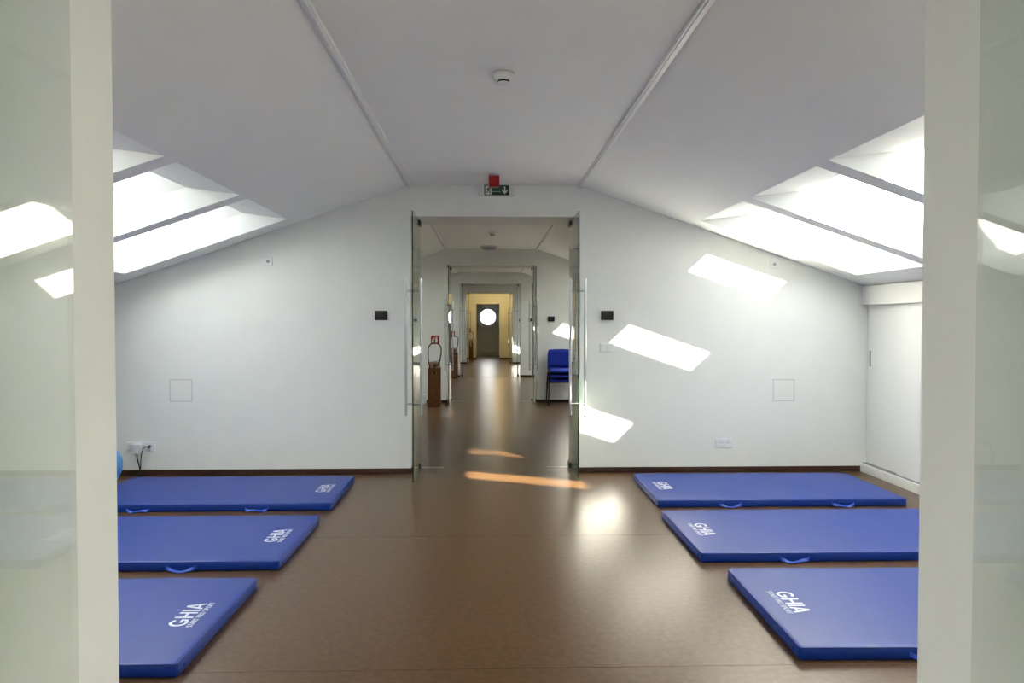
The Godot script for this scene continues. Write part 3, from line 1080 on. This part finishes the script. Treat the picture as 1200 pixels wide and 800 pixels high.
func extinguisher_set(at: Vector3, zwall: float, which: String, sign_x: float) -> void:
	# open wooden case standing on the floor, an extinguisher in it, a sign on the wall above
	var t := thing("wooden_case", "brown wooden extinguisher case on the floor %s" % which, "wooden case", at, "wooden extinguisher cases")
	var hw := 0.110
	var dp := 0.21
	var h := 0.69
	var fr := new_st()
	var zf := dp * 0.5
	box(fr, Vector3(-hw, 0.02, zf - 0.016), Vector3(hw, 0.585, zf))
	box(fr, Vector3(-hw, 0.615, zf - 0.016), Vector3(hw, h, zf))
	box(fr, Vector3(-hw, 0.585, zf - 0.016), Vector3(-0.045, 0.615, zf))
	box(fr, Vector3(0.045, 0.585, zf - 0.016), Vector3(hw, 0.615, zf))
	obj("front_board", fr, "box_wood", t)
	for s in [-1, 1]:
		var sd := new_st()
		cbox(sd, Vector3(s * (hw - 0.008) - 0.008, 0.0, -zf), Vector3(s * (hw - 0.008) + 0.008, h, zf - 0.016), 0.002)
		obj("side_board", sd, "box_wood", t)
	cbox_obj("back_board", Vector3(-hw + 0.016, 0.0, -zf), Vector3(hw - 0.016, 0.79, -zf + 0.016), 0.002, "pale_wood", t).set_meta("label", "paler back board rising above the case")
	cbox_obj("bottom_board", Vector3(-hw + 0.016, 0.0, -zf + 0.016), Vector3(hw - 0.016, 0.016, zf - 0.016), 0.002, "box_wood", t)
	var e := thing("fire_extinguisher", "fire extinguisher with arched black hose in the wooden case %s" % which, "fire extinguisher", at + Vector3(0, 0.016, 0.0), "fire extinguishers in wooden cases")
	var b := new_st()
	lathe(b, [Vector2(0, 0), Vector2(0.070, 0), Vector2(0.075, 0.01), Vector2(0.075, 0.43), Vector2(0.066, 0.48), Vector2(0.040, 0.52), Vector2(0.022, 0.54), Vector2(0, 0.545)], 24)
	obj("cylinder", b, "red_paint", e)
	var v := new_st()
	cbox(v, Vector3(-0.022, 0.655, -0.022), Vector3(0.022, 0.735, 0.022), 0.006)
	lathe(v, [Vector2(0.016, 0.54), Vector2(0.016, 0.66)], 12)
	obj("valve", v, "dark_steel", e)
	for y in [0.755, 0.80]:
		var l := new_st()
		hexa(l, [Vector3(-0.02, y - 0.025, -0.012), Vector3(0.085, y, -0.012), Vector3(0.085, y, 0.012), Vector3(-0.02, y - 0.025, 0.012)], [Vector3(-0.02, y - 0.018, -0.012), Vector3(0.085, y + 0.006, -0.012), Vector3(0.085, y + 0.006, 0.012), Vector3(-0.02, y - 0.018, 0.012)])
		obj("lever", l, "black_plastic", e)
	var hs := new_st()
	var pts := [Vector3(0.02, 0.71, 0.0), Vector3(0.07, 0.72, 0.0), Vector3(0.095, 0.80, 0.0), Vector3(0.118, 0.93, 0.0)]
	for k in 11:
		var a := PI * k / 10.0
		pts.append(Vector3(0.005 + 0.115 * cos(a), 1.00 + 0.11 * sin(a), 0.0))
	pts.append_array([Vector3(-0.112, 0.90, 0.0), Vector3(-0.108, 0.80, 0.0), Vector3(-0.085, 0.70, 0.01), Vector3(-0.083, 0.62, 0.02)])
	tube(hs, pts, 0.011, 8)
	obj("hose", hs, "black_plastic", e)
	var g := thing("fire_sign", "square red fire extinguisher sign on the wall %s" % which, "sign", Vector3(sign_x, 1.169, zwall), "red fire extinguisher signs")
	cbox_obj("plate", Vector3(-0.079, -0.079, 0), Vector3(0.079, 0.079, 0.004), 0.001, "sign_red", g)
	var tr := Transform3D(Basis.IDENTITY, Vector3(0, 0, 0.004))
	var fl := new_st()
	poly(fl, [Vector2(-0.055, -0.055), Vector2(-0.028, -0.055), Vector2(-0.020, -0.02), Vector2(-0.026, 0.01), Vector2(-0.022, 0.03), Vector2(-0.036, 0.058), Vector2(-0.042, 0.02), Vector2(-0.058, 0.0), Vector2(-0.062, -0.03)], tr, 0.0008)
	obj("flame_symbol", fl, "sign_white", g)
	var ex := new_st()
	poly(ex, [Vector2(0.005, -0.06), Vector2(0.040, -0.06), Vector2(0.040, 0.012), Vector2(0.034, 0.026), Vector2(0.028, 0.030), Vector2(0.028, 0.042), Vector2(0.050, 0.046), Vector2(0.050, 0.054), Vector2(0.010, 0.054), Vector2(-0.004, 0.030), Vector2(-0.004, 0.0), Vector2(0.001, 0.0), Vector2(0.002, 0.028), Vector2(0.014, 0.044), Vector2(0.017, 0.044), Vector2(0.017, 0.030), Vector2(0.010, 0.026), Vector2(0.005, 0.012)], tr, 0.0008)
	obj("extinguisher_symbol", ex, "sign_white", g)

func build_room_beyond() -> void:
	var labels := ["bottom blue padded chair of the stack beyond the back wall doorway", "middle blue padded chair of the stack beyond the back wall doorway", "topmost blue padded chair of the stack beyond the back wall doorway"]
	var proto := make_chair(labels[0])
	proto.position = Vector3(1.34, 0, -14.38)
	for k in [1, 2]:
		var c := proto.duplicate()
		c.name = numbered("stacking_chair")
		add_child(c, true)
		c.position = proto.position + Vector3(0.0, 0.088 * k, 0.022 * k)
		c.set_meta("label", labels[k])
	extinguisher_set(Vector3(-0.934, 0, -14.07), -14.71, "through the back wall doorway", -0.962)
	extinguisher_set(Vector3(-0.900, 0, -21.27), -21.58, "in the third room along", -0.962)
	extinguisher_set(Vector3(-0.665, 0, -31.52), -31.70, "in the dim room far along", -0.74)
	# low white box on the floor left of the first case
	var t := thing("cable_box", "small white box on the floor left of the nearest wooden case", "box", Vector3(-1.19, 0, -14.58))
	cbox_obj("lid", Vector3(-0.075, 0.15, -0.06), Vector3(0.075, 0.17, 0.06), 0.004, "white_plastic", t)
	cbox_obj("body", Vector3(-0.07, 0, -0.055), Vector3(0.07, 0.15, 0.055), 0.004, "white_plastic", t)

# =====================================================================  the dim end of the suite
func build_end() -> void:
	var z0 := -29.13
	var z1 := -31.70
	var z2 := -35.30
	var fl := new_st()
	box(fl, Vector3(-2.6, -0.12, z2 - 0.5), Vector3(2.7, 0.0, z0))
	tag(obj("floor", fl, "sheet_flooring"), "brown floor of the dim rooms at the far end", "floor", "", "structure")
	var ce := new_st()
	box(ce, Vector3(-2.6, HC, z2 - 0.5), Vector3(2.7, HC + 0.25, z0))
	tag(obj("ceiling", ce, "ceiling_paint"), "flat white ceiling of the dim rooms at the far end", "ceiling", "", "structure")
	for s in [-1, 1]:
		var w := new_st()
		var x := -2.4 if s < 0 else 2.5
		box(w, Vector3(minf(x, x + s * 0.2), 0, z1 - 0.2), Vector3(maxf(x, x + s * 0.2), HC, z0))
		tag(obj("wall_left" if s < 0 else "wall_right", w, "wall_paint"), "%s side wall of the dim room before the narrow doorway" % ["left" if s < 0 else "right"], "wall", "", "structure")
		var v := new_st()
		x = -2.4 if s < 0 else 2.5
		box(v, Vector3(minf(x, x + s * 0.2), 0, z2), Vector3(maxf(x, x + s * 0.2), HC, z1 - 0.2))
		tag(obj("wall_left" if s < 0 else "wall_right", v, "wall_paint"), "%s side wall of the passage with the round window" % ["left" if s < 0 else "right"], "wall", "", "structure")
	# the near wall of the dim room, behind the fourth cross wall
	var nw := new_st()
	box(nw, Vector3(-2.6, 0, z0 - 0.15), Vector3(XL, HC, z0))
	box(nw, Vector3(XR, 0, z0 - 0.15), Vector3(2.7, HC, z0))
	box(nw, Vector3(XL, HD, z0 - 0.15), Vector3(XR, HC, z0))
	tag(obj("wall_cross", nw, "wall_paint"), "inner face of the wall at the entrance of the dim far room", "wall", "", "structure")
	# wall with the narrow doorway
	var n := new_st()
	box(n, Vector3(-2.6, 0, z1 - 0.2), Vector3(-0.44, HC, z1))
	box(n, Vector3(0.485, 0, z1 - 0.2), Vector3(2.7, HC, z1))
	box(n, Vector3(-0.44, 2.21, z1 - 0.2), Vector3(0.485, HC, z1))
	tag(obj("wall_cross", n, "wall_paint"), "white wall with the narrow doorway before the round window", "wall", "", "structure")
	for s in [-1, 1]:
		var b := new_st()
		cbox(b, Vector3(-2.4 if s < 0 else 0.485, 0.0, z1), Vector3(-0.44 if s < 0 else 2.5, 0.07, z1 + 0.012), 0.003)
		tag(obj("baseboard_left" if s < 0 else "baseboard_right", b, "baseboard_brown"), "dark brown baseboard %s of the narrow far doorway" % ["left" if s < 0 else "right"], "baseboard", "", "structure")
	# end wall with a round opening, cut as a ring of wedges
	var c := Vector2(0.027, 1.715)
	var R := 0.50
	var ew := new_st()
	var seg := 40
	var za := z2
	var zb := z2 - 0.35
	for k in seg:
		var q := []
		for a in [TAU * k / seg, TAU * (k + 1) / seg]:
			var d := Vector2(cos(a), sin(a))
			var far := 1e9
			if absf(d.x) > 1e-6:
				far = minf(far, ((2.7 if d.x > 0 else -2.6) - c.x) / d.x)
			if absf(d.y) > 1e-6:
				far = minf(far, ((HC if d.y > 0 else 0.0) - c.y) / d.y)
			q.append([c + d * R, c + d * far])
		var ring := [q[0][0], q[1][0], q[1][1], q[0][1]]
		var fa := []
		var fb := []
		for p in ring:
			fa.append(Vector3(p.x, p.y, za))
			fb.append(Vector3(p.x, p.y, zb))
		hexa(ew, fa, fb)
	for corner in [[-2.6, 0.0], [2.7, 0.0], [-2.6, HC], [2.7, HC]]:
		# close what the wedges leave at the corners
		var cx: float = corner[0]
		var cy: float = corner[1]
		var sx := signf(c.x - cx)
		var sy := signf(c.y - cy)
		hexa(ew, [Vector3(cx, cy, za - 0.01), Vector3(cx + sx * 1.6, cy, za - 0.01), Vector3(cx + sx * 1.2, cy + sy * 0.6, za - 0.01), Vector3(cx, cy + sy * 0.35, za - 0.01)],
			[Vector3(cx, cy, zb), Vector3(cx + sx * 1.6, cy, zb), Vector3(cx + sx * 1.2, cy + sy * 0.6, zb), Vector3(cx, cy + sy * 0.35, zb)])
	tag(obj("wall_end", ew, "wall_paint"), "end wall with the round window at the far end", "wall", "", "structure")
	var wn := thing("window_%d" % (window_count + 1), "round window glowing white at the far end of the suite", "window", Vector3(c.x, c.y, z2), "", "structure")
	var turn := Basis(Vector3.RIGHT, PI * 0.5)
	var fr := new_st()
	lathe(fr, [Vector2(0.50, 0.012), Vector2(0.545, 0.012), Vector2(0.545, 0.0), Vector2(0.50, -0.01)], 40, Vector3.ZERO, turn)
	obj("reveal_ring", fr, "white_metal", wn)
	var f2 := new_st()
	lathe(f2, [Vector2(0.34, -0.14), Vector2(0.34, -0.09), Vector2(0.50, -0.09), Vector2(0.50, -0.14), Vector2(0.34, -0.14)], 40, Vector3(0, 0, 0), turn)
	obj("window_frame", f2, "white_lacquer", wn)
	var gl := new_st()
	lathe(gl, [Vector2(0, -0.115), Vector2(0.345, -0.115)], 40, Vector3.ZERO, turn)
	obj("pane", gl, "roof_glass", wn)
	# radiator under it
	var r := thing("radiator", "white panel radiator below the round window", "radiator", Vector3(0.095, 0.14, z2))
	cbox_obj("panel", Vector3(-0.39, 0, 0.04), Vector3(0.39, 0.60, 0.10), 0.008, "white_lacquer", r)
	cbox_obj("top_grille", Vector3(-0.39, 0.598, 0.035), Vector3(0.39, 0.612, 0.105), 0.003, "white_lacquer", r)
	for k in 9:
		var x := -0.34 + 0.085 * k
		cbox_obj("flute", Vector3(x - 0.022, 0.04, 0.098), Vector3(x + 0.022, 0.56, 0.108), 0.005, "white_lacquer", r)
	for x in [-0.25, 0.25]:
		cbox_obj("bracket", Vector3(x - 0.02, 0.05, 0.0), Vector3(x + 0.02, 0.55, 0.045), 0.002, "white_metal", r)
	# the warm lamp that lights the dim room before the narrow doorway
	var lm := thing("ceiling_lamp", "round warm ceiling lamp lighting the dim room before the narrow doorway", "lamp", Vector3(0.4, HC, -30.3))
	var lb := new_st()
	lathe(lb, [Vector2(0, 0), Vector2(0.16, 0), Vector2(0.16, -0.03), Vector2(0.15, -0.035)], 28)
	obj("housing", lb, "white_metal", lm)
	var ld := new_st()
	lathe(ld, [Vector2(0.15, -0.033), Vector2(0.13, -0.05), Vector2(0.08, -0.062), Vector2(0, -0.066)], 28)
	obj("diffuser", ld, "warm_diffuser", lm)
	var om := OmniLight3D.new()
	om.name = "lamp_light"
	om.light_color = Color(1.0, 0.86, 0.58)
	om.light_energy = 0.14
	om.light_size = 0.12
	om.omni_range = 12.0
	om.omni_attenuation = 2.0
	om.shadow_enabled = true
	om.position = Vector3(0, -0.20, 0)
	lm.add_child(om)
